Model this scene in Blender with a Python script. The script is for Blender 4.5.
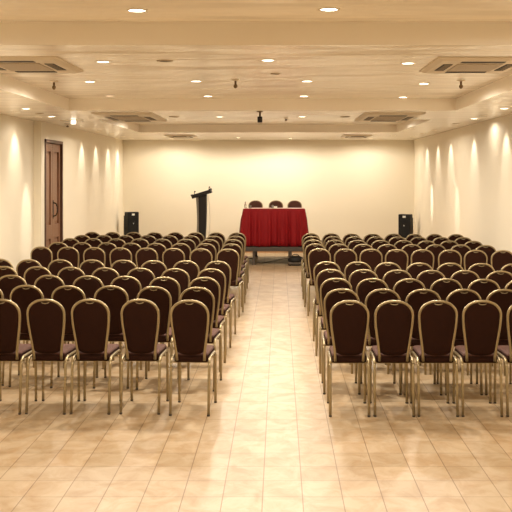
import bpy, bmesh, math, random
from mathutils import Vector, Matrix
random.seed(7)
C = bpy.context.scene.collection
for o in list(bpy.data.objects): bpy.data.objects.remove(o)

# ------------------------------------------------------------------ camera
F = 1020.0                 # focal length in pixels of the 512 frame
VX, VY = 279.0, 176.0      # principal point
H = 1.92
cd = bpy.data.cameras.new('camera'); cam = bpy.data.objects.new('camera', cd); C.objects.link(cam)
cam.location = (0, 0, H); cam.rotation_euler = (math.pi/2, 0, 0)
cd.sensor_width = 36; cd.sensor_fit = 'HORIZONTAL'; cd.lens = 36*F/512
cd.shift_x = (256-VX)/512; cd.shift_y = -(256-VY)/512
cd.clip_start = .05; cd.clip_end = 200
bpy.context.scene.camera = cam

# ------------------------------------------------------------------ world, light level, exposure
w = bpy.data.worlds.new('world'); bpy.context.scene.world = w; w.use_nodes = True
w.node_tree.nodes['Background'].inputs[0].default_value = (1, .86, .66, 1)
w.node_tree.nodes['Background'].inputs[1].default_value = .05
vs = bpy.context.scene.view_settings
vs.view_transform = 'Standard'; vs.look = 'None'; vs.gamma = 1; vs.use_curve_mapping = False
vs.exposure = 0.28
WARM = (1.0, .90, .76)
P_DOWN = 98.0      # wide ceiling downlights
P_WALL = 22.0       # narrow wall washers
P_DIM = 14.0

# ------------------------------------------------------------------ room numbers (metres; y runs away from the camera)
D = 25.6                   # end wall
ZS, ZC = 2.8235, 2.987     # soffit and raised ceiling
XL, XLN, XR = -3.915, -4.04, 3.388
YS = 16.79                 # where the left wall steps in
YB = -4.0                  # wall behind the camera
def at_z(px, py, z):
    d = (H - z)*F/(py-VY); return ((px-VX)*d/F, d)

# ------------------------------------------------------------------ materials
def mat(name, col, rough=.6, metal=0, spec=.5, bump=0, bscale=40, var=0, vscale=6, emit=None, es=0, bdist=.02, stretch=(1,1,1), sheen=0):
    m = bpy.data.materials.new(name); m.use_nodes = True
    nt = m.node_tree; b = nt.nodes['Principled BSDF']; L = nt.links
    b.inputs['Base Color'].default_value = (*col, 1)
    b.inputs['Roughness'].default_value = rough; b.inputs['Metallic'].default_value = metal
    b.inputs['Specular IOR Level'].default_value = spec
    if sheen: b.inputs['Sheen Weight'].default_value = sheen
    tc = nt.nodes.new('ShaderNodeTexCoord'); mp = nt.nodes.new('ShaderNodeMapping')
    mp.inputs['Scale'].default_value = stretch; L.new(tc.outputs['Object'], mp.inputs[0])
    n = nt.nodes.new('ShaderNodeTexNoise'); n.inputs['Scale'].default_value = vscale; n.inputs['Detail'].default_value = 3
    L.new(mp.outputs[0], n.inputs['Vector'])
    mx = nt.nodes.new('ShaderNodeMix'); mx.data_type = 'RGBA'
    mx.inputs['A'].default_value = (*[c*(1-var) for c in col], 1)
    mx.inputs['B'].default_value = (*[min(1, c*(1+var)) for c in col], 1)
    L.new(n.outputs['Fac'], mx.inputs['Factor']); L.new(mx.outputs['Result'], b.inputs['Base Color'])
    if bump:
        n2 = nt.nodes.new('ShaderNodeTexNoise'); n2.inputs['Scale'].default_value = bscale
        L.new(mp.outputs[0], n2.inputs['Vector'])
        bp = nt.nodes.new('ShaderNodeBump'); bp.inputs['Strength'].default_value = bump; bp.inputs['Distance'].default_value = bdist
        L.new(n2.outputs['Fac'], bp.inputs['Height']); L.new(bp.outputs[0], b.inputs['Normal'])
    if emit:
        b.inputs['Emission Color'].default_value = (*emit, 1); b.inputs['Emission Strength'].default_value = es
    return m

M = {}
M['wall'] = mat('cream_plaster', (.87, .79, .63), .7, bump=.05, bscale=60, var=.02, vscale=1.5)
M['ceiling'] = mat('cream_ceiling_paint', (.95, .875, .745), .24, spec=.8, bump=1.0, bdist=.06, bscale=1.3, var=.03, vscale=.8, stretch=(.5, 1.6, 1))
M['ceiling_side'] = mat('cream_matte_paint', (.95, .875, .745), .6, var=.02, vscale=.8)
M['skirting'] = mat('terracotta_skirting', (.50, .27, .13), .4, var=.1)
M['gold'] = mat('champagne_gold_tube', (.345, .275, .155), .36, metal=.7, var=.08, vscale=12)
M['fabric_shaded'] = mat('shaded_brown_upholstery', (.024, .0086, .0048), .95, spec=.08, bump=.3, bscale=300, var=.15, vscale=25)  # unlit chair backs and seat sides: shade put into the brown
M['fabric_lit'] = mat('lit_brown_upholstery', (.105, .046, .033), .8, spec=.25, bump=.3, bscale=300, var=.12, vscale=25, sheen=.05)  # lighter copy of the brown, light on tops and fronts put into it
M['rubber'] = mat('dark_rubber', (.06, .045, .03), .6)
M['wood'] = mat('brown_door_wood', (.235, .105, .050), .42, bump=.1, bscale=30, var=.22, vscale=7, stretch=(1, 6, .5))
M['wood_dark'] = mat('dark_door_frame_wood', (.10, .043, .022), .45, var=.2, vscale=7)
M['iron'] = mat('black_iron', (.018, .013, .010), .4, metal=.5)
M['black'] = mat('black_plastic', (.007, .006, .0055), .5, spec=.3, var=.1, vscale=20)
M['grille'] = mat('black_perforated_grille', (.008, .0075, .007), .6, spec=.25, bump=.4, bscale=500)
M['lectern'] = mat('dark_brown_lectern_laminate', (.013, .0085, .006), .5, spec=.3, var=.15)
M['silver'] = mat('grey_laminate', (.22, .195, .16), .45)
M['white'] = mat('white_plastic', (.80, .74, .62), .4)
M['emblem'] = mat('pale_emblem', (.85, .82, .75), .3)
M['acbody'] = mat('cream_unit_plastic', (.70, .60, .45), .45)
M['acgrille'] = mat('beige_filter_grille', (.46, .37, .26), .6, bump=.4, bscale=90)
M['acdark'] = mat('dark_air_slot', (.03, .023, .015), .6)
M['brassdark'] = mat('dark_brass', (.18, .12, .06), .4, metal=.7)
M['red'] = mat('red_satin_cloth', (.235, .0035, .0065), .7, spec=.25, var=.12, vscale=9, stretch=(1, 1, .25), sheen=.0)
M['platform'] = mat('dark_grey_platform_edge', (.055, .042, .03), .5, var=.1)
M['platmetal'] = mat('grey_platform_steel', (.09, .07, .052), .4, metal=.6)
M['carpet'] = mat('grey_platform_deck', (.16, .12, .09), .8)
M['glass'] = mat('clear_glass', (.8, .78, .72), .08)
gb = M['glass'].node_tree.nodes['Principled BSDF']; gb.inputs['Transmission Weight'].default_value = .85
M['lens'] = mat('lit_lamp_lens', (1, .95, .85), .5, emit=(1, .90, .72), es=7)
M['lens_dim'] = mat('dim_lamp_lens', (.9, .8, .65), .5, emit=(1, .82, .58), es=1.4)
M['lens_spot'] = mat('wall_spot_lens', (.5, .42, .3), .4, emit=(1, .8, .5), es=.35)

# floor tiles
def tile_mat():
    m = bpy.data.materials.new('beige_ceramic_tiles'); m.use_nodes = True
    nt = m.node_tree; b = nt.nodes['Principled BSDF']; L = nt.links; N = nt.nodes.new
    tc = N('ShaderNodeTexCoord'); mp = N('ShaderNodeMapping')
    mp.inputs['Location'].default_value = (.098+.2387*40, -7.39+.3217*50, 0)
    L.new(tc.outputs['Object'], mp.inputs[0])
    br = N('ShaderNodeTexBrick'); br.offset = 0; br.squash = 1
    br.inputs['Scale'].default_value = 1; br.inputs['Brick Width'].default_value = .2387; br.inputs['Row Height'].default_value = .3217
    br.inputs['Mortar Size'].default_value = .0036; br.inputs['Mortar Smooth'].default_value = .3; br.inputs['Bias'].default_value = 0
    br.inputs['Color1'].default_value = (.465, .36, .235, 1); br.inputs['Color2'].default_value = (.54, .42, .28, 1)
    br.inputs['Mortar'].default_value = (.26, .175, .10, 1)
    L.new(mp.outputs[0], br.inputs['Vector'])
    mp2 = N('ShaderNodeMapping'); mp2.inputs['Scale'].default_value = (4.5, 3.4, 1); L.new(tc.outputs['Object'], mp2.inputs[0])
    n = N('ShaderNodeTexNoise'); n.inputs['Scale'].default_value = 1.3; n.inputs['Detail'].default_value = 5; n.inputs['Roughness'].default_value = .6
    n.inputs['Distortion'].default_value = .6
    L.new(mp2.outputs[0], n.inputs['Vector'])
    cr = N('ShaderNodeValToRGB'); cr.color_ramp.elements[0].position = .36; cr.color_ramp.elements[1].position = .62
    cr.color_ramp.elements[0].color = (.80, .70, .58, 1); cr.color_ramp.elements[1].color = (1, 1, 1, 1)
    L.new(n.outputs['Fac'], cr.inputs[0])
    mu = N('ShaderNodeMix'); mu.data_type = 'RGBA'; mu.blend_type = 'MULTIPLY'; mu.inputs['Factor'].default_value = 1
    L.new(br.outputs['Color'], mu.inputs['A']); L.new(cr.outputs[0], mu.inputs['B'])
    L.new(mu.outputs['Result'], b.inputs['Base Color'])
    b.inputs['Roughness'].default_value = .38; b.inputs['Specular IOR Level'].default_value = .4
    bp = N('ShaderNodeBump'); bp.inputs['Strength'].default_value = .15; bp.inputs['Distance'].default_value = .004; bp.invert = True
    L.new(br.outputs['Fac'], bp.inputs['Height']); L.new(bp.outputs[0], b.inputs['Normal'])
    return m
M['tiles'] = tile_mat()

# ------------------------------------------------------------------ mesh helpers
def box(bm, x0, x1, y0, y1, z0, z1, mtx=None, bevel=0):
    t = bmesh.new(); bmesh.ops.create_cube(t, size=1)
    for v in t.verts:
        v.co = Vector(((x0+x1)/2+v.co.x*(x1-x0), (y0+y1)/2+v.co.y*(y1-y0), (z0+z1)/2+v.co.z*(z1-z0)))
    if bevel: bmesh.ops.bevel(t, geom=t.edges[:], offset=bevel, segments=2, affect='EDGES', profile=.7)
    if mtx: bmesh.ops.transform(t, matrix=mtx, verts=t.verts[:])
    merge(bm, t)
def merge(bm, t):
    me = bpy.data.meshes.new('tmp'); t.to_mesh(me); t.free(); bm.from_mesh(me); bpy.data.meshes.remove(me)
def tube(bm, pts, r, seg=8, ry=None):
    pts = [Vector(p) for p in pts]; rings = []
    up = None
    for i, p in enumerate(pts):
        a = pts[max(0, i-1)]; b = pts[min(len(pts)-1, i+1)]
        t = (b-a).normalized()
        if up is None:
            up = Vector((0, 1, 0)) if abs(t.y) < .9 else Vector((1, 0, 0))
        side = t.cross(up).normalized(); up = side.cross(t).normalized()
        rr = r[i] if isinstance(r, (list, tuple)) else r
        rings.append([bm.verts.new(p + side*rr*math.cos(2*math.pi*k/seg) + up*(ry or rr)*math.sin(2*math.pi*k/seg)) for k in range(seg)])
    for a, b in zip(rings, rings[1:]):
        for k in range(seg): bm.faces.new((a[k], a[(k+1) % seg], b[(k+1) % seg], b[k]))
    bm.faces.new(rings[0][::-1]); bm.faces.new(rings[-1])
def lathe(bm, prof, seg=20, mtx=None):
    t = bmesh.new(); rings = []
    for r, z in prof:
        if r < 1e-5: rings.append([t.verts.new((0, 0, z))])
        else: rings.append([t.verts.new((r*math.cos(2*math.pi*k/seg), r*math.sin(2*math.pi*k/seg), z)) for k in range(seg)])
    for a, b in zip(rings, rings[1:]):
        for k in range(seg):
            k2 = (k+1) % seg
            if len(a) == 1 and len(b) == 1: continue
            if len(a) == 1: t.faces.new((a[0], b[k2], b[k]))
            elif len(b) == 1: t.faces.new((a[k], a[k2], b[0]))
            else: t.faces.new((a[k], a[k2], b[k2], b[k]))
    if mtx: bmesh.ops.transform(t, matrix=mtx, verts=t.verts[:])
    merge(bm, t)
def obj(name, bm, m, parent=None, smooth=False, loc=None):
    bmesh.ops.recalc_face_normals(bm, faces=bm.faces[:])
    me = bpy.data.meshes.new(name); bm.to_mesh(me); bm.free()
    me.materials.append(m)
    if smooth:
        for p in me.polygons: p.use_smooth = True
    o = bpy.data.objects.new(name, me); C.objects.link(o)
    if parent: o.parent = parent
    if loc: o.location = loc
    return o
def thing(name, label, cat, loc=(0, 0, 0), rz=0, group=None):
    o = bpy.data.objects.new(name, None); C.objects.link(o); o.empty_display_size = .1
    o.location = loc; o.rotation_euler = (0, 0, rz)
    return tag(o, label, cat, group)
def tag(o, label, cat, group=None):
    o['label'] = label; o['category'] = cat
    if group: o['group'] = group
    return o
def struct(name, bm, m, parent=None, label=None):
    o = obj(name, bm, m, parent); o['kind'] = 'structure'
    if label: o['label'] = label
    return o
def dup(root, loc, rz=0, label=None, group=None):
    r = root.copy(); C.objects.link(r); r.location = loc; r.rotation_euler = (0, 0, rz)
    if label: r['label'] = label
    if group: r['group'] = group
    for ch in list(root.children):
        c = ch.copy(); C.objects.link(c); c.parent = r
        for g in list(ch.children):
            d = g.copy(); C.objects.link(d); d.parent = c
    return r
B = bmesh.new

# ------------------------------------------------------------------ the room
def ceil_strip(name, bm, label):          # glossy underside, matte upright faces
    o = struct(name, bm, M['ceiling'], label=label); o.data.materials.append(M['ceiling_side'])
    for p in o.data.polygons:
        if abs(p.normal.z) < .5: p.material_index = 1
bm = B(); box(bm, XLN-.3, XR+.3, YB-.3, D+.3, -.2, 0); struct('floor', bm, M['tiles'], label='beige ceramic tile floor')
bm = B()
X0, X1 = XLN-.2, XR+.2
CA, CB = -2.90, 2.44
box(bm, X0, X1, YB-.2, D+.2, ZC, ZC+.2)
struct('ceiling', bm, M['ceiling'], label='cream ceiling seen up inside the recesses')
bm = B()
box(bm, X0, CA, YB-.2, D+.2, ZS, ZC+.001)                 # left side soffit
ceil_strip('trim_1', bm, 'lower cream ceiling strip along the left wall'); bm = B()
box(bm, CB, X1, YB-.2, D+.2, ZS, ZC+.001)                 # right side soffit
ceil_strip('trim_2', bm, 'lower cream ceiling strip along the right wall')
for q, (y0, y1, lb) in enumerate(((YB-.2, -1.0, 'rear ceiling beam'), (7.04, 7.69, 'nearest cream ceiling beam across the room'), (14.09, 16.34, 'broad cream ceiling strip between the two recesses'), (21.15, D+.2, 'lower cream ceiling strip by the end wall'))):
    bm = B(); box(bm, CA, CB, y0, y1, ZS, ZC+.001)
    ceil_strip('trim_%d' % (q+3), bm, lb)
bm = B(); box(bm, X0, X1, D, D+.2, 0, ZC); struct('wall_end', bm, M['wall'], label='cream end wall behind the platform')
bm = B(); box(bm, X0, X1, YB-.2, YB, 0, ZC); struct('wall_rear', bm, M['wall'])
bm = B(); box(bm, XR, XR+.2, YB, D, 0, ZC); struct('wall_right', bm, M['wall'], label='cream right side wall')
DY0, DY1, DZ = 17.03, 18.40, 2.54
bm = B()
box(bm, XLN-.2, XLN, YB, YS, 0, ZC)
box(bm, XLN-.2, XL, YS, DY0, 0, ZC); box(bm, XLN-.2, XL, DY1, D, 0, ZC); box(bm, XLN-.2, XL, DY0, DY1, DZ, ZC)
box(bm, XLN-.22, XLN-.08, DY0, DY1, 0, DZ)
struct('wall_left', bm, M['wall'], label='cream left side wall with a shallow step before the door')
for nm, b4 in (('baseboard_end', (XL, XR, D-.015, D)), ('baseboard_right', (XR-.015, XR, YB, D-.015))):
    bm = B(); box(bm, *b4, 0, .08); struct(nm, bm, M['skirting'])
bm = B(); box(bm, XL, XL+.015, YS, DY0-.05, 0, .08); box(bm, XL, XL+.015, DY1+.05, D-.015, 0, .08); box(bm, XLN, XLN+.015, YB, YS, 0, .08)
struct('baseboard_left', bm, M['skirting'])

# double door in the left wall
dr = bpy.data.objects.new('door_1', None); C.objects.link(dr); dr.location = (XL, (DY0+DY1)/2, 0); dr['kind'] = 'structure'
dr['label'] = 'tall brown panelled double door in the left wall'
hw = (DY1-DY0)/2
bm = B()
box(bm, -.10, .02, -hw, -hw+.055, 0, DZ); box(bm, -.10, .02, hw-.055, hw, 0, DZ); box(bm, -.10, .02, -hw, hw, DZ-.055, DZ)
struct('door_frame', bm, M['wood_dark'], dr)
for s in (-1, 1):
    bm = B(); a0, a1 = (-hw+.055, -.004) if s < 0 else (.004, hw-.055)
    top = DZ-.06; st = .12
    box(bm, -.075, -.05, a0, a1, .01, top)                     # field
    for y0, y1, z0, z1 in ((a0, a0+st, .01, top), (a1-st, a1, .01, top), (a0+st, a1-st, .01, .2), (a0+st, a1-st, .84, 1.08), (a0+st, a1-st, top-.14, top)):
        box(bm, -.055, -.02, y0, y1, z0, z1, bevel=.004)
    for z0, z1 in ((.24, .80), (1.12, top-.18)):
        box(bm, -.055, -.035, a0+st+.05, a1-st-.05, z0, z1, bevel=.008)
    lf = struct('door_leaf', bm, M['wood'], dr)
    if s > 0:
        bm = B()
        box(bm, -.02, -.012, .035, .075, 1.18, 1.50, bevel=.003)
        tube(bm, [(-.012, .055, 1.22), (.03, .055, 1.235), (.05, .055, 1.28), (.055, .055, 1.335), (.05, .055, 1.39), (.03, .055, 1.44), (-.012, .055, 1.455)], .011)
        struct('door_handle', bm, M['iron'], lf, label='black curved pull handle')

# ------------------------------------------------------------------ ceiling lamps
def spot(parent, power, ang, blend, col=WARM, rot=(0, 0, 0), z=-.03, size=.05, name='lamp'):
    l = bpy.data.lights.new(name, 'SPOT'); l.energy = power; l.color = col
    l.spot_size = math.radians(ang); l.spot_blend = blend; l.shadow_soft_size = size
    o = bpy.data.objects.new(name, l); C.objects.link(o); o.parent = parent; o.location = (0, 0, z); o.rotation_euler = rot
    return o
RD = .070
def downlight_geo(t, lens, r=RD):
    bm = B(); lathe(bm, [(r*.78, .0), (r*.78, -.006), (r, -.006), (r*1.02, -.001), (r*1.02, .0), (r*.78, 0)], 20)
    obj('trim_ring', bm, M['white'], t, True)
    bm = B(); lathe(bm, [(0, -.001), (r*.79, -.001), (r*.79, -.0035), (r*.5, -.005), (0, -.0055)], 20)
    obj('lamp_lens', bm, lens, t, True)
def downlight(x, y, z, label, kind='bright', power=None, group=None, rot=(0, 0, 0), ang=176, r=RD):
    t = thing('downlight', label, 'ceiling light', (x, y, z), 0, group)
    downlight_geo(t, M[{'bright': 'lens', 'dim': 'lens_dim', 'wall': 'lens_spot'}[kind]], r)
    spot(t, power, ang, (.35 if ang > 160 else .9) if kind != 'wall' else .8, rot=rot, size=.05 if kind != 'wall' else .03)
    return t

ordn = ['first', 'second', 'third', 'fourth', 'fifth', 'sixth', 'seventh', 'eighth', 'ninth', 'tenth']
# near recess, in front of the beam
for px, py, lb in ((137, 10, 'lit round downlight at top left, before the ceiling beam'), (329, 9, 'lit round downlight at top right, before the ceiling beam')):
    x, y = at_z(px, py, ZC); downlight(x, y, ZC, lb, 'bright', P_DOWN*.6, 'downlights before the beam', ang=150)
for px, py, lb in ((103, 61.5, 'lit downlight beside the left air conditioner, behind the beam'),
                   (268, 60, 'lit downlight in the middle just behind the beam'),
                   (408, 63, 'lit downlight beside the right air conditioner, behind the beam')):
    x, y = at_z(px, py, ZC); downlight(x, y, ZC, lb, 'bright', P_DOWN*1.35, 'downlights in the large ceiling recess')
for k, (px, py) in enumerate(((90, 81.5), (196, 81), (307, 81), (424, 83.5))):
    x, y = at_z(px, py, ZC); downlight(x, y, ZC, '%s from left of four lit downlights across the middle of the recess' % ordn[k], 'bright', P_DOWN, 'downlights in the large ceiling recess')
for k, (px, py) in enumerate(((110, 95.7), (208, 96), (304, 96), (403, 97))):
    x, y = at_z(px, py, ZC); downlight(x, y, ZC, '%s from left of four downlights at the far edge of the recess' % ordn[k], 'dim' if k == 0 else 'bright', P_DOWN*.3, 'downlights in the large ceiling recess', ang=125)
for k, (px, py) in enumerate(((219.5, 116.6), (302, 116.4))):
    x, y = at_z(px, py, ZS); downlight(x, y, ZS, '%s lit downlight of the pair between the two recesses' % ('left', 'right')[k], 'bright', P_DOWN*.8, 'downlights on the lower ceiling')
for px, py, lb in ((26, 108.5, 'lit downlight over the left wall, nearest the camera'), (51.5, 116.3, 'lit downlight over the left wall by the wall step'),
                   (504, 108.3, 'lit downlight over the right wall, nearest the camera'), (474, 118.5, 'lit downlight over the right wall, second from camera')):
    x, y = at_z(px, py, ZS); downlight(x, y, ZS, lb, 'bright', P_DOWN*.12, 'downlights along the side walls')
for px, py, lb in ((238.4, 137.6, 'small downlight near the end wall, left of centre'), (290.5, 138.2, 'small downlight near the end wall, right of centre')):
    x, y = at_z(px, py, ZS); y = min(y, D-.7); downlight(x, y, ZS, lb, 'bright', P_DOWN*.8, 'downlights near the end wall')
for x, lb in ((-2.6, 'added downlight washing the end wall at the left corner'), (2.2, 'added downlight washing the end wall at the right corner')):
    downlight(x, D-1.0, ZS, lb, 'dim', P_DOWN*.55, 'downlights near the end wall')  # extra lamps added to brighten the end wall
# recess over the platform
for x, lb in ((-2.2, 'left'), (-.3, 'middle'), (1.7, 'right')):
    downlight(x, 18.9, ZC, '%s downlight up inside the far ceiling recess' % lb, 'bright', P_DOWN*.95, 'downlights in the far recess')
# behind the camera and overhead, out of frame
for x, y in ((-2.4, 4.6), (-.94, 4.4), (.33, 4.4), (1.7, 4.6), (-.94, 1.8), (.33, 1.8), (-.9, -.2), (.4, -.2), (-2.3, 6.0), (1.6, 6.0)):
    downlight(x, y, ZC, 'downlight overhead, out of the picture', 'bright', P_DOWN*.43, 'downlights overhead out of the picture')
# wall washers
gl = 'wall spots over the left wall'; gr = 'wall spots over the right wall'
for k, d in enumerate((12.4, 14.3, 15.6)):
    downlight(XLN+.36, d, ZS, '%s wall spot before the left wall step' % ordn[k], 'wall', P_WALL, gl, (0, math.radians(24), 0), 74, .055)
for k, d in enumerate((17.2, 20.25, 21.8, 23.35, 24.75)):
    downlight(XL+.34, d, ZS, '%s wall spot beyond the left wall step' % ordn[k], 'wall', P_WALL, gl, (0, math.radians(24), 0), 68, .055)
for k, d in enumerate((13.2, 15.2, 17.7, 20.1, 21.7, 23.3)):
    downlight(XR-.34, d, ZS, '%s wall spot along the right wall' % ordn[k], 'wall', P_WALL, gr, (0, -math.radians(24), 0), 68, .055)

downlight(XR-.85, 19.4, ZS, 'narrow spot set off from the right wall, nearer of two', 'wall', 80, gr, (0, -math.radians(29), 0), 22, .055)
downlight(XR-.85, 22.6, ZS, 'narrow spot set off from the right wall, farther of two', 'wall', 170, gr, (0, -math.radians(31), 0), 17, .055)
downlight(XLN+.85, 16.3, ZS, 'narrow spot set off from the left wall by the step', 'wall', 85, gl, (0, math.radians(29), 0), 26, .055)

# ------------------------------------------------------------------ ceiling fittings
def cassette(x0, x1, y0, y1, z, label):
    t = thing('air_conditioner', label, 'air conditioner', ((x0+x1)/2, (y0+y1)/2, z-.001), 0, 'ceiling cassette air conditioners')
    a, b = (x1-x0)/2, (y1-y0)/2
    bm = B()
    vs_ = [bm.verts.new(p) for p in ((-a, -b, 0), (a, -b, 0), (a, b, 0), (-a, b, 0), (-a, -b, -.012), (a, -b, -.012), (a, b, -.012), (-a, b, -.012),
           (-a+.05, -b+.05, -.032), (a-.05, -b+.05, -.032), (a-.05, b-.05, -.032), (-a+.05, b-.05, -.032))]
    for s in (0, 4):
        for k in range(4): bm.faces.new((vs_[s+k], vs_[s+(k+1) % 4], vs_[s+4+(k+1) % 4], vs_[s+4+k]))
    bm.faces.new(vs_[8:12]); bm.faces.new(vs_[0:4])
    obj('panel', bm, M['acbody'], t)
    ga, gb_ = a*.48, b*.50
    bm = B(); box(bm, -ga, ga, -gb_, gb_, -.040, -.031, bevel=.003)
    g = obj('filter_grille', bm, M['acgrille'], t)
    for sx, sy in ((0, 1), (0, -1), (1, 0), (-1, 0)):
        bm = B()
        if sy:
            c = sy*b*.72; box(bm, -ga*.95, ga*.95, c-b*.085, c+b*.085, -.036, -.031)
        else:
            c = sx*a*.67; box(bm, c-a*.10, c+a*.10, -gb_*.9, gb_*.9, -.036, -.031)
        v = obj('air_slot', bm, M['acdark'], t)
        if sx:
            bm = B(); n = 6
            for q in range(n):
                yy = -gb_*.8 + q*gb_*1.6/(n-1); box(bm, c-a*.07, c+a*.07, yy-.005, yy+.005, -.040, -.035)
            if q == 0: box(bm, c-.02, c+.02, -gb_*.81, gb_*.81, -.0395, -.0345)
            obj('louvre', bm, M['acgrille'], v)
    return t
def q_(px, py, z): return at_z(px, py, z)
x0 = at_z(420.8, 69.6, ZC)[0]; ya = at_z(0, 70.6, ZC)[1]; yb = at_z(0, 56.5, ZC)[1]
cassette(x0, x0+.87, yb, ya, ZC, 'large near ceiling air conditioner on the right, behind the beam')
x1 = at_z(80.8, 68.8, ZC)[0]; ya2 = at_z(0, 70.2, ZC)[1]; yb2 = at_z(0, 55.6, ZC)[1]
cassette(x1-.87, x1, yb2, ya2, ZC, 'large near ceiling air conditioner on the left, behind the beam')
xr = at_z(354, 120.3, ZS)[0]; yf = at_z(0, 119.9, ZS)[1]; yn = at_z(0, 112.4, ZS)[1]
cassette(xr, xr+.87, yn, yf, ZS, 'second ceiling air conditioner on the right, between the two recesses')
xl = at_z(166, 119.4, ZS)[0]
cassette(xl-.87, xl, yn, yf, ZS, 'second ceiling air conditioner on the left, between the two recesses')
for xa, xb, lb in ((-2.51, -1.87, 'left'), (1.42, 2.05, 'right')):
    cassette(xa, xb, 22.3, 23.4, ZS, 'farthest ceiling air conditioner on the %s, near the end wall' % lb)

def sprinkler(x, y, z, label, drop=.10):
    t = thing('sprinkler', label, 'sprinkler', (x, y, z), 0, 'ceiling sprinklers')
    bm = B(); lathe(bm, [(0, 0), (.045, 0), (.045, -.008), (.015, -.016), (0, -.016)], 14); obj('escutcheon', bm, M['acbody'], t, True)
    bm = B(); lathe(bm, [(0, -.01), (.012, -.012), (.012, -drop*.55), (.022, -drop*.6), (.024, -drop*.78), (.012, -drop*.95), (0, -drop)], 12)
    obj('nozzle', bm, M['brassdark'], t, True)
for px, py, lb in ((54, 81, 'small hanging sprinkler behind the left air conditioner'), (461, 80, 'small hanging sprinkler behind the right air conditioner'), (235.5, 79.5, 'small hanging sprinkler in the middle of the recess'),
                   (150, 15, None)):
    if lb: x, y = at_z(px, py, ZC); sprinkler(x, y, ZC, lb)
for px, py, lb in ((67.5, 124.5, 'tiny sprinkler above the door'), (286, 117.8, 'tiny sprinkler between the recesses right of the hanging box')):
    x, y = at_z(px, py, ZS); sprinkler(x, y, ZS, lb, .05)
def disc(px, py, z, lb, r=.075):
    x, y = at_z(px, py, z); t = thing('ceiling_speaker', lb, 'ceiling fitting', (x, y, z), 0, 'unlit round ceiling fittings')
    bm = B(); lathe(bm, [(r*.75, 0), (r*.78, -.01), (r, -.008), (r*1.03, 0)], 20); obj('trim_ring', bm, M['acgrille'], t, True)
    bm = B(); lathe(bm, [(0, -.003), (r*.76, -.003), (r*.76, -.006), (0, -.008)], 20); obj('dark_face', bm, M['acdark'], t, True)
disc(165, 60.5, ZC, 'dark unlit round fitting left of the middle downlight behind the beam')
disc(174, 116.5, ZS, 'dark unlit round fitting right of the second left air conditioner')
disc(345, 116.5, ZS, 'dark unlit round fitting left of the second right air conditioner')
disc(39.5, 113.2, ZS, 'unlit round fitting over the left wall between two lit downlights', .06)
disc(456.5, 123.2, ZS, 'unlit round fitting over the right wall past the lit downlights', .06)
disc(275.5, 73.5, ZC, 'unlit round fitting in the middle of the large recess', .05)

# emergency lamp glowing by the door
x, y = at_z(73.5, 120, ZS)
t = thing('emergency_lamp', 'bright square lamp hanging from the ceiling above the door', 'lamp', (x, y, ZS))
bm = B(); box(bm, -.22, .16, -.03, .03, -.012, 0, bevel=.003); obj('mounting_bar', bm, M['acbody'], t)
bm = B(); box(bm, -.035, .035, -.03, .03, -.065, -.012, bevel=.008); obj('lamp_body', bm, mat('glowing_lamp_body', (1, .95, .85), .5, emit=(1, .92, .78), es=3), t)
# black box hanging at the edge of the recess
t = thing('hanging_camera', 'small black box hanging from the ceiling edge above the aisle', 'camera', (-.265, 14.2, ZS))
bm = B(); lathe(bm, [(0, 0), (.045, 0), (.045, -.012), (.014, -.016), (.014, -.08), (0, -.08)], 14); obj('stem', bm, M['brassdark'], t, True)
bm = B(); box(bm, -.034, .034, -.06, .06, -.158, -.078, bevel=.006); bd = obj('camera_body', bm, M['black'], t)
bm = B(); lathe(bm, [(0, 0), (.022, 0), (.024, .02), (0, .02)], 16, Matrix.Translation((0, -.06, -.118)) @ Matrix.Rotation(math.pi/2, 4, 'X')); obj('camera_lens', bm, M['iron'], bd, True)

# ------------------------------------------------------------------ platform
PZ, PY0, PY1, PX0, PX1 = .39, 22.0, 24.4, -2.15, 1.65
t = thing('stage_platform', 'low dark platform on steel legs under the red table', 'platform', ((PX0+PX1)/2, (PY0+PY1)/2, 0))
cx, cy = (PX0+PX1)/2, (PY0+PY1)/2
bm = B(); box(bm, PX0-cx, PX1-cx, PY0-cy+.02, PY1-cy-.02, PZ-.02, PZ-.002); obj('deck', bm, M['carpet'], t)
bm = B()
a, b = (PX1-PX0)/2, (PY1-PY0)/2
box(bm, -a, a, -b, -b+.04, PZ-.095, PZ-.003, bevel=.004); box(bm, -a, a, b-.04, b, PZ-.095, PZ-.003, bevel=.004)
box(bm, -a, -a+.04, -b, b, PZ-.095, PZ-.003); box(bm, a-.04, a, -b, b, PZ-.095, PZ-.003)
for yy in (-b/3, b/3): box(bm, -a, a, yy-.02, yy+.02, PZ-.09, PZ-.02)
obj('edge_frame', bm, M['platform'], t)
for lx in (-2.05, -1.3, -.545, .25, .95, 1.55):
    for ly in (PY0+.07, PY1-.07):
        bm = B(); x_, y_ = lx-cx, ly-cy
        box(bm, x_-.028, x_+.028, y_-.025, y_+.025, .012, PZ-.09, bevel=.004)
        box(bm, x_-.045, x_+.045, y_-.04, y_+.04, 0, .014, bevel=.003)
        obj('leg', bm, M['platmetal'], t)
for ly in (PY0+.09, PY1-.09):
    for xa, xb in ((-2.05, -.545), (.25, 1.55)):
        bm = B(); tube(bm, [(xa-cx, ly-cy+.03, .13), (xb-cx, ly-cy+.03, .13)], .013); obj('brace', bm, M['platmetal'], t, True)

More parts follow.
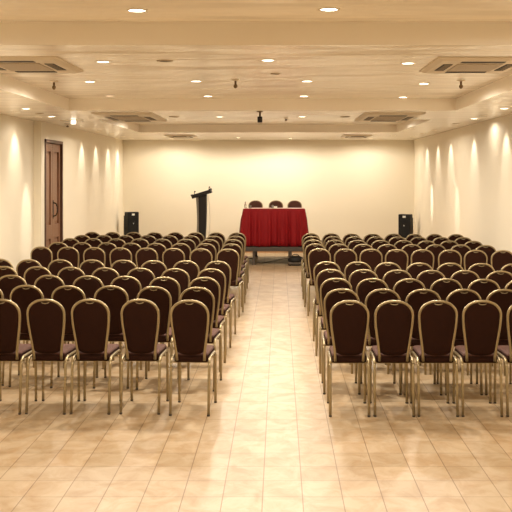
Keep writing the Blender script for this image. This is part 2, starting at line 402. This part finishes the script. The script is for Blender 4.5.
# table and cloth
TX0, TX1, TY0, TY1, TZ = -.775, .560, 22.10, 22.66, PZ+.82
t = thing('conference_table', 'long table hidden under the red cloth on the platform', 'table', ((TX0+TX1)/2, (TY0+TY1)/2, PZ))
tx, ty = (TX0+TX1)/2, (TY0+TY1)/2
bm = B(); box(bm, TX0-tx, TX1-tx, TY0-ty, TY1-ty, .78, .812); obj('tabletop', bm, M['wood'], t)
for sx in (-1, 1):
    for sy in (-1, 1):
        bm = B(); x_, y_ = sx*((TX1-TX0)/2-.06), sy*((TY1-TY0)/2-.06); tube(bm, [(x_, y_, 0), (x_, y_, .78)], .018); obj('leg', bm, M['platmetal'], t, True)
# cloth
bm = B(); N = 420; W, Dp = TX1-TX0, TY1-TY0; per = 2*(W+Dp)
def rect_pt(s):
    s %= per
    if s < W: return Vector((TX0+s, TY0, 0)), Vector((0, -1, 0))
    s -= W
    if s < Dp: return Vector((TX1, TY0+s, 0)), Vector((1, 0, 0))
    s -= Dp
    if s < W: return Vector((TX1-s, TY1, 0)), Vector((0, 1, 0))
    s -= W
    return Vector((TX0, TY1-s, 0)), Vector((-1, 0, 0))
rows = [0, .015, .06, .15, .3, .5, .7, .85, 1.0]
ph = [random.random()*6.28 for _ in range(6)]
grid = []
ctr = Vector((tx, ty, 0))
for i in range(N):
    s = per*i/N; p, n = rect_pt(s)
    # soften normals at corners
    pa, na = rect_pt(s-.05); pb, nb = rect_pt(s+.05); n = (na+nb+n).normalized()
    col = []
    f = math.sin(s*34+ph[0]+1.6*math.sin(s*5+ph[1]))*.5+math.sin(s*63+ph[2]+1.2*math.sin(s*7.3))*.3+.35*math.sin(s*17+ph[3])
    for r in rows:
        amp = .030*min(1, r*3.2)+.022*r
        side = .055*r if abs(n.x) > .3 else .012*r
        off = .006+side+amp*(f*.8+.8)*(1.5 if n.y < -.9 else .8) + .008*math.sin(s*9+r*5)*r
        z = TZ-.0-(TZ-PZ-.012-.006*math.sin(s*11))*r
        if r == 0: off = .0; z = TZ
        if r == .015: off = .008; z = TZ-.012
        col.append(bm.verts.new(p+n*off+Vector((0, 0, z))))
    grid.append(col)
for i in range(N):
    a_, b_ = grid[i], grid[(i+1) % N]
    for j in range(len(rows)-1): bm.faces.new((a_[j], b_[j], b_[j+1], a_[j+1]))
bm.faces.new([g[0] for g in grid])
cl = obj('tablecloth', bm, M['red'], None, True); tag(cl, 'pleated red cloth hanging over the table on the platform', 'tablecloth')
for p in cl.data.polygons:
    if len(p.vertices) > 4: p.use_smooth = False
md = cl.modifiers.new('thickness', 'SOLIDIFY'); md.thickness = .002; md.offset = -1
bm = B(); box(bm, TX0+.004, TX1-.004, TY0+.004, TY1-.004, TZ+.001, TZ+.006, bevel=.002)
r_ = obj('cloth_top_light', bm, mat('pale_pink_cloth_light', (.62, .36, .30), .5), None); tag(r_, 'pale pink sheet added as the light top edge of the red cloth', 'painted light')  # thin added sheet, paints the cloth's light upper edge
TT = TZ+.0065
# things on the table
t = thing('water_bottle', 'clear water bottle on the left end of the red table', 'bottle', (-.735, 22.25, TT))
bm = B(); lathe(bm, [(0, 0), (.024, 0), (.027, .01), (.027, .075), (.022, .095), (.009, .115), (.009, .125), (0, .125)], 16); obj('bottle_body', bm, M['glass'], t, True)
bm = B(); lathe(bm, [(0, .122), (.011, .122), (.011, .142), (0, .142)], 12); obj('bottle_cap', bm, M['iron'], t, True)
bm = B(); lathe(bm, [(0, 0), (.022, 0), (.026, .07), (.024, .07), (.020, .004), (0, .004)], 16)
o = obj('drinking_glass', bm, M['glass'], None, True, (-.625, 22.2, TT)); tag(o, 'small clear glass before the left chair on the red table', 'glass', 'glasses on the table')
bm = B(); lathe(bm, [(0, 0), (.022, 0), (.026, .07), (.024, .07), (.020, .004), (0, .004)], 16)
o = obj('drinking_glass', bm, M['glass'], None, True, (-.14, 22.2, TT)); tag(o, 'small clear glass before the middle chair on the red table', 'glass', 'glasses on the table')
bm = B()
pts = [(-.04, .02, 0), (.04, .02, 0), (.04, 0, .045), (-.04, 0, .045), (.04, -.02, 0), (-.04, -.02, 0)]
v = [bm.verts.new(p) for p in pts]; bm.faces.new((v[0], v[1], v[2], v[3])); bm.faces.new((v[3], v[2], v[4], v[5]))
o = obj('name_card', bm, M['emblem'], None, False, (-.08, 22.28, TT)); tag(o, 'white folded card before the middle chair on the red table', 'card')
md = o.modifiers.new('thickness', 'SOLIDIFY'); md.thickness = .001

# things under the platform
t = thing('equipment_case', 'black rounded case with a handle on the floor before the platform', 'case', (.355, 21.90, 0))
bm = B(); box(bm, -.165, .165, -.13, .13, .008, .085, bevel=.03); obj('lower_shell', bm, M['platmetal'], t, True)
bm = B(); lathe(bm, [(0, .08), (.155, .08), (.165, .10), (.160, .14), (.13, .182), (.08, .205), (0, .208)], 24, Matrix.Diagonal((1, .78, 1, 1))); obj('upper_shell', bm, M['black'], t, True)
bm = B(); tube(bm, [(-.07, 0, .19), (-.06, 0, .225), (0, 0, .24), (.06, 0, .225), (.07, 0, .19)], .009); obj('carry_handle', bm, M['iron'], t, True)
bm = B(); tube(bm, [(.085*math.cos(a*math.pi/12), -.137, .05+.03*math.sin(a*math.pi/12)) for a in range(24)], .006); obj('cable_coil', bm, M['rubber'], t, True)
for x_ in (-.12, .12):
    for y_ in (-.09, .09):
        bm = B(); lathe(bm, [(0, 0), (.02, 0), (.02, .012), (0, .012)], 12, Matrix.Translation((x_, y_, 0))); obj('rubber_foot', bm, M['rubber'], t)
bm = B(); tube(bm, [(-.50, 22.6, .013), (-.40, 22.45, .009), (-.28, 22.6, .009), (-.16, 22.85, .012), (-.05, 23.2, .009), (.08, 23.5, .009), (.2, 23.7, .009)], .007)
o = obj('floor_cable', bm, M['rubber'], None, True); tag(o, 'black cable lying on the floor under the platform', 'cable')

# lectern
LX, LY = -1.73, 22.75
t = thing('lectern', 'tall dark lectern with a slanted top on the platform', 'lectern', (LX, LY, PZ))
bm = B(); box(bm, -.15, .14, -.17, .17, 0, .025, bevel=.006); obj('base', bm, M['lectern'], t)
n = 14
def bow(u): return -.028*math.sin(u*math.pi)          # the column curves gently sideways
bm = B(); ringL = []
for i in range(n+1):
    u = i/n; z = .02+1.10*u; c_ = bow(u)*-.35; e_ = .085+.035*u
    ringL.append([bm.verts.new((c_-.06, -.13, z)), bm.verts.new((c_+e_, -.13, z)), bm.verts.new((c_+e_, .13, z)), bm.verts.new((c_-.06, .13, z))])
for a_, b_ in zip(ringL, ringL[1:]):
    for k in range(4): bm.faces.new((a_[k], a_[(k+1) % 4], b_[(k+1) % 4], b_[k]))
bm.faces.new(ringL[0]); bm.faces.new(ringL[-1]); obj('column', bm, M['lectern'], t)
bm = B(); ringL = []
for i in range(n+1):
    u = i/n; z = .022+1.06*u; c_ = bow(u)*-.35-.0615; w_ = .058-.018*math.sin(u*math.pi)
    ringL.append([bm.verts.new((c_-w_, -.10, z)), bm.verts.new((c_, -.12, z)), bm.verts.new((c_, .12, z)), bm.verts.new((c_-w_, .10, z))])
for a_, b_ in zip(ringL, ringL[1:]):
    for k in range(4): bm.faces.new((a_[k], a_[(k+1) % 4], b_[(k+1) % 4], b_[k]))
bm.faces.new(ringL[0]); bm.faces.new(ringL[-1]); obj('side_strip', bm, M['silver'], t)['label'] = 'silver strip down the left side'
tilt = Matrix.Translation((0.015, 0, 1.145)) @ Matrix.Rotation(-math.radians(17), 4, 'Y')
bm = B(); box(bm, -.235, .215, -.20, .20, -.055, .030, tilt, .016); box(bm, -.24, -.22, -.20, .20, .0, .042, tilt, .004); box(bm, .17, .225, -.16, .16, .0, .05, tilt, .012); obj('reading_top', bm, M['lectern'], t)
for nm, x_ in (('microphone', -.17), ('microphone', .17)):
    bm = B(); p0 = tilt @ Vector((x_, -.02, .028))
    tube(bm, [p0, p0+Vector((0, 0, .03)), p0+Vector((.01, 0, .05))], [.006, .006, .006]); lathe(bm, [(0, 0), (.016, .005), (.019, .02), (.012, .034), (0, .038)], 12, Matrix.Translation(p0+Vector((.01, 0, .04))))
    obj(nm, bm, M['iron'], t, True)
bm = B(); tube(bm, [(.155, -.02, 1.1), (.165, -.02, 1.0), (.19, -.03, .8), (.195, -.03, .5), (.175, -.04, .3), (.16, -.04, .02)], .007); obj('cable', bm, M['white'], t, True, None)['label'] = 'white hanging cable'

# loudspeakers on stands
def loudspeaker(x, y, zb, rz, label, slabel):
    t = thing('loudspeaker', label, 'speaker', (x, y, zb), rz, 'loudspeakers beside the platform')
    hh, ww, dd = .575, .148, .14
    bm = B()
    # body with tapering back
    def ring(z, w0, w1):
        return [bm.verts.new(p) for p in ((-w0, -dd, z), (w0, -dd, z), (w0, .07, z), (w1, dd, z), (-w1, dd, z), (-w0, .07, z))]
    lv = [ring(0, ww*.86, ww*.55), ring(.03, ww, ww*.62), ring(hh-.09, ww, ww*.62)]
    for a_, b_ in zip(lv, lv[1:]):
        for k in range(6): bm.faces.new((a_[k], a_[(k+1) % 6], b_[(k+1) % 6], b_[k]))
    bm.faces.new(lv[0]); bm.faces.new(lv[-1])
    box(bm, -ww, -.042, -dd, .03, hh-.092, hh-.02); box(bm, .042, ww, -dd, .03, hh-.092, hh-.02)
    box(bm, -ww, ww, -dd, .03, hh-.035, hh, bevel=.012)
    obj('cabinet', bm, M['black'], t)
    bm = B(); box(bm, -ww*.9, ww*.9, -dd-.008, -dd+.004, .04, hh-.13, bevel=.006); g = obj('front_grille', bm, M['grille'], t)
    bm = B(); s = .016
    vv = [bm.verts.new((s*(1 if k % 2 == 0 else .4)*math.sin(k*math.pi/5), -dd-.0115, .30+s*1.3*(1 if k % 2 == 0 else .4)*math.cos(k*math.pi/5))) for k in range(10)]
    vb = [bm.verts.new(q.co+Vector((0, .004, 0))) for q in vv]
    bm.faces.new(vv)
    for k in range(10): bm.faces.new((vv[k], vv[(k+1) % 10], vb[(k+1) % 10], vb[k]))
    obj('emblem', bm, M['emblem'], g)
    bm = B(); box(bm, -.038, .038, -dd+.002, -dd+.01, hh-.083, hh-.037); obj('handle_gap_light', bm, M['emblem'], t)  # pale plate stands in for bright wall showing through the handle opening
    s = thing('speaker_stand', slabel, 'stand', (x, y, 0), rz, 'short stands under the loudspeakers')
    bm = B(); tube(bm, [(0, 0, .05), (0, 0, zb)], .017, 10); obj('pole', bm, M['iron'], s, True)
    for k in range(3):
        a_ = k*2.094+.5; bm = B(); tube(bm, [(0, 0, .28), (.11*math.cos(a_), .11*math.sin(a_), .15), (.24*math.cos(a_), .24*math.sin(a_), .012)], .010); obj('leg', bm, M['iron'], s, True)
loudspeaker(-3.60, 24.75, .475, math.radians(36), 'black loudspeaker in the left corner by the end wall', 'black tripod stand under the left loudspeaker')
loudspeaker(3.09, 24.75, .42, -math.radians(30), 'black loudspeaker in the right corner by the end wall', 'black tripod stand under the right loudspeaker')

# ------------------------------------------------------------------ banquet chair
def lean(z): return -.195-(z-.42)*.15-.012*math.sin((z-.42)/.5*math.pi)*.0
def half(z, inset=0):
    if z >= .795:
        v = 1-((z-.795)/(.125-inset))**2
        return (.158-inset)*math.sqrt(max(0, v))
    u = (z-.42)/(.795-.42)
    return .121+(.158-.121)*(u*u*(3-2*u))-inset
def make_chair(glides):
    t = thing('banquet_chair', 'x', 'chair')
    R_ = .0114
    # back frame
    left = []
    zs = [.425, .47, .52, .58, .64, .70, .75, .795]
    for z in zs: left.append((-half(z, R_), z))
    for k in range(1, 8):
        a_ = math.pi/2*k/8; left.append((-(.158-R_)*math.cos(a_)**.86, .795+(.125-R_)*math.sin(a_)))
    full = left+[(0, .920-R_)]+[(-x_, z) for x_, z in reversed(left)]
    bm = B(); tube(bm, [(x_, lean(z), z) for x_, z in full], R_, 8)
    bf = obj('back_frame', bm, M['gold'], t, True)
    bm = B(); tube(bm, [(-.034, lean(.885)-.006, .893), (-.02, lean(.88)-.014, .885), (0, lean(.88)-.016, .882), (.02, lean(.88)-.014, .885), (.034, lean(.885)-.006, .893)], .0042, 6)
    obj('grip', bm, M['gold'], t, True)
    # upholstered back
    inn = .016
    ol = []
    for k in range(-8, 9):
        a_ = math.pi/2*k/8; ol.append((math.copysign((.158-inn)*abs(math.sin(a_))**.86, a_), .795+(.125-inn)*math.cos(a_)))
    for z in (.74, .68, .62, .56, .52): ol.append((half(z, inn), z))
    for k in range(0, 9):
        a_ = math.pi*k/8; ol.append((half(.5, inn)*math.cos(a_)*(1 if k not in (0, 8) else 1), .505-.035*math.sin(a_)))
    for z in (.52, .56, .62, .68, .74): ol.append((-half(z, inn), z))
    n = len(ol); cz = .70
    for nm_, mt_, prof_ in (('back_panel', M['fabric_shaded'], ((0, -.019), (.5, -.018), (.85, -.014), (.97, -.008), (1, 0), (1, .006), (0, .007))),
                            ('backrest', M['fabric_lit'], ((0, .0075), (1, .0065), (1, .010), (.97, .020), (.85, .029), (.5, .034), (0, .036)))):  # front side takes the paler brown, its lighting is in the colour
        bm = B(); rings = []
        for sc, off in prof_:
            if sc == 0: rings.append([bm.verts.new((0, lean(cz)+off, cz))]); continue
            rings.append([bm.verts.new((x_*sc, lean(cz+(z-cz)*sc)+off, cz+(z-cz)*sc)) for x_, z in ol])
        for a_, b_ in zip(rings, rings[1:]):
            for k in range(n):
                k2 = (k+1) % n
                if len(a_) == 1: bm.faces.new((a_[0], b_[k], b_[k2]))
                elif len(b_) == 1: bm.faces.new((a_[k], a_[k2], b_[0]))
                else: bm.faces.new((a_[k], a_[k2], b_[k2], b_[k]))
        obj(nm_, bm, mt_, t, True)
    # seat cushion: rounded outline, domed
    so = []
    def corner(cx_, cy_, r, a0):
        for k in range(5):
            a_ = a0+math.pi/2*k/4; so.append((cx_+r*math.cos(a_), cy_+r*math.sin(a_)))
    corner(.10, .20-.00, .045, 0); corner(-.10, .20, .045, math.pi/2); corner(-.108, -.16, .028, math.pi); corner(.108, -.16, .028, 1.5*math.pi)
    n = len(so)
    for nm_, mt_, prof_ in (('seat_border', M['fabric_shaded'], ((0, .408), (.95, .408), (.99, .413), (1, .424), (1, .462), (.97, .4625), (0, .4625))),
                            ('seat', M['fabric_lit'], ((0, .4630), (.985, .4630), (.992, .467), (.975, .474), (.93, .480), (.75, .486), (.4, .490), (0, .491)))):  # lit seat top painted paler than the dark border
        bm = B(); rings = []
        for sc, z in prof_:
            if sc == 0: rings.append([bm.verts.new((0, .02, z))]); continue
            rings.append([bm.verts.new((x_*sc, .02+(y_-.02)*sc, z)) for x_, y_ in so])
        for a_, b_ in zip(rings, rings[1:]):
            for k in range(n):
                k2 = (k+1) % n
                if len(a_) == 1: bm.faces.new((a_[0], b_[k], b_[k2]))
                elif len(b_) == 1: bm.faces.new((a_[k], a_[k2], b_[0]))
                else: bm.faces.new((a_[k], a_[k2], b_[k2], b_[k]))
        obj(nm_, bm, mt_, t, True)
    bm = B()
    box(bm, -.15, .15, -.135, -.105, .396, .409); box(bm, -.15, .15, .105, .135, .396, .409); box(bm, -.012, .012, -.12, .12, .397, .408)
    obj('seat_frame', bm, M['gold'], t)
    r = .0112
    for s in (-1, 1):
        X = s*.152
        bm = B(); tube(bm, [(X, -.222, .408), (X, -.212, .422), (X*.995, -.19, .434), (X*.99, -.15, .440), (X*.985, 0, .440), (X*.985, .15, .436), (X*.985, .185, .428), (X*.99, .203, .410)], r, 8)
        obj('side_rail', bm, M['gold'], t, True)
        bm = B(); tube(bm, [(X, -.268, .0), (X, -.245, .2), (X, -.226, .39), (X, -.222, .409)], r, 8)
        l1 = obj('leg', bm, M['gold'], t, True)
        bm = B(); tube(bm, [(X, .212, .0), (X, .208, .2), (X*.99, .204, .39), (X*.99, .203, .411)], r, 8)
        l2 = obj('leg', bm, M['gold'], t, True)
        if glides:
            for l, y_ in ((l1, -.268), (l2, .212)):
                bm = B(); lathe(bm, [(0, 0), (.0118, 0), (.0122, .006), (.0116, .012), (.0110, .013)], 10, Matrix.Translation((X, y_, 0))); obj('rubber_foot', bm, M['rubber'], l, True)
    return t

near = make_chair(True); far = make_chair(False)
used = {id(near): False, id(far): False}
def put(proto, x, y, rz, label, group):
    o = proto if not used[id(proto)] else dup(proto, (x, y, 0), rz)
    used[id(proto)] = True
    o.location = (x, y, 0); o.rotation_euler = (0, 0, rz); o['label'] = label; o['category'] = 'chair'; o['group'] = group
    return o
rowname = ['nearest row', 'second nearest row', 'third nearest row', 'fourth nearest row', 'last row before the cross gap',
           'first row past the cross gap', 'second row past the cross gap', 'third row past the cross gap', 'next-to-farthest row', 'farthest row']
seatname = ['aisle seat', 'second seat from aisle', 'third seat from aisle', 'fourth seat from aisle', 'fifth seat from aisle', 'sixth seat from aisle', 'seventh seat from aisle', 'wall-side end seat']
dL = [8.28, 9.22, 10.12, 11.06, 12.05, 14.07, 15.15, 16.18, 17.12, 18.08]
dR = [8.19, 9.08, 10.03, 11.00, 11.98, 14.13, 15.14, 16.08, 17.04, 17.90]
aL = [-.738, -.742, -.742, -.735, -.726, -.706, -.708, -.730, -.728, -.744]
aR = [.566, .559, .562, .559, .564, .560, .540, .538, .553, .558]
pL = [.385, .396, .396, .388, .380, .381, .378, .376, .375, .371]
pR = [.3605, .360, .358, .357, .354, .352, .352, .352, .353, .357]
tL = [.07, .12, .12, .13, .11, .17, .12, .10, .08, .08]      # how much farther the wall end stands, per metre
tR = [.0, -.04, -.07, -.10, -.15, -.13, -.12, -.12, -.12, -.12]
TOP = .27
for r in range(10):
    for side in (-1, 1):
        d0, a0, p0, t0 = (dL, aL, pL, tL) if side < 0 else (dR, aR, pR, tR)
        for k in range(8):
            x = a0[r]+side*p0[r]*k
            d = (d0[r]+t0[r]*abs(x-a0[r]))*.988; x *= .988
            if k > 0: d += random.uniform(-.03, .03); x += random.uniform(-.008, .008)
            if r == 0:
                d = (8.18, 8.15)[side > 0]*(1+(.007*(k > 0) if side < 0 else 0))*.998
                x = (((189.4, 139.8, 90, 45.4, 0.8, -46) if side < 0 else (349.7, 394.3, 438.3, 482.4, 527, 572))[min(k, 5)]-VX)*d/F
            px = VX+x*F/d; hwpx = .165*F/d
            if px+hwpx < -1 or px-hwpx > 513 or (r == 0 and k > 4): continue
            rz = -side*math.atan(t0[r])*.0+math.atan(t0[r])*side*.5+random.uniform(-.02, .02)
            lab = 'brown gold-framed chair %s of aisle, %s, %s' % ('left' if side < 0 else 'right', rowname[r], seatname[k])
            o = put(near if r < 2 else far, x-math.sin(rz)*TOP, d+TOP, rz, lab, 'audience chairs in rows facing the platform'); o.scale = (1.013,)*3
# three chairs behind the table
for x, lb in ((-.535, 'left'), (-.07, 'middle'), (.358, 'right')):
    o = dup(far, (x, 23.0, PZ), math.pi, 'brown chair behind the red table, %s of the three on the platform' % lb, 'chairs behind the red table')
    o['category'] = 'chair'; o.scale = (1.06,)*3
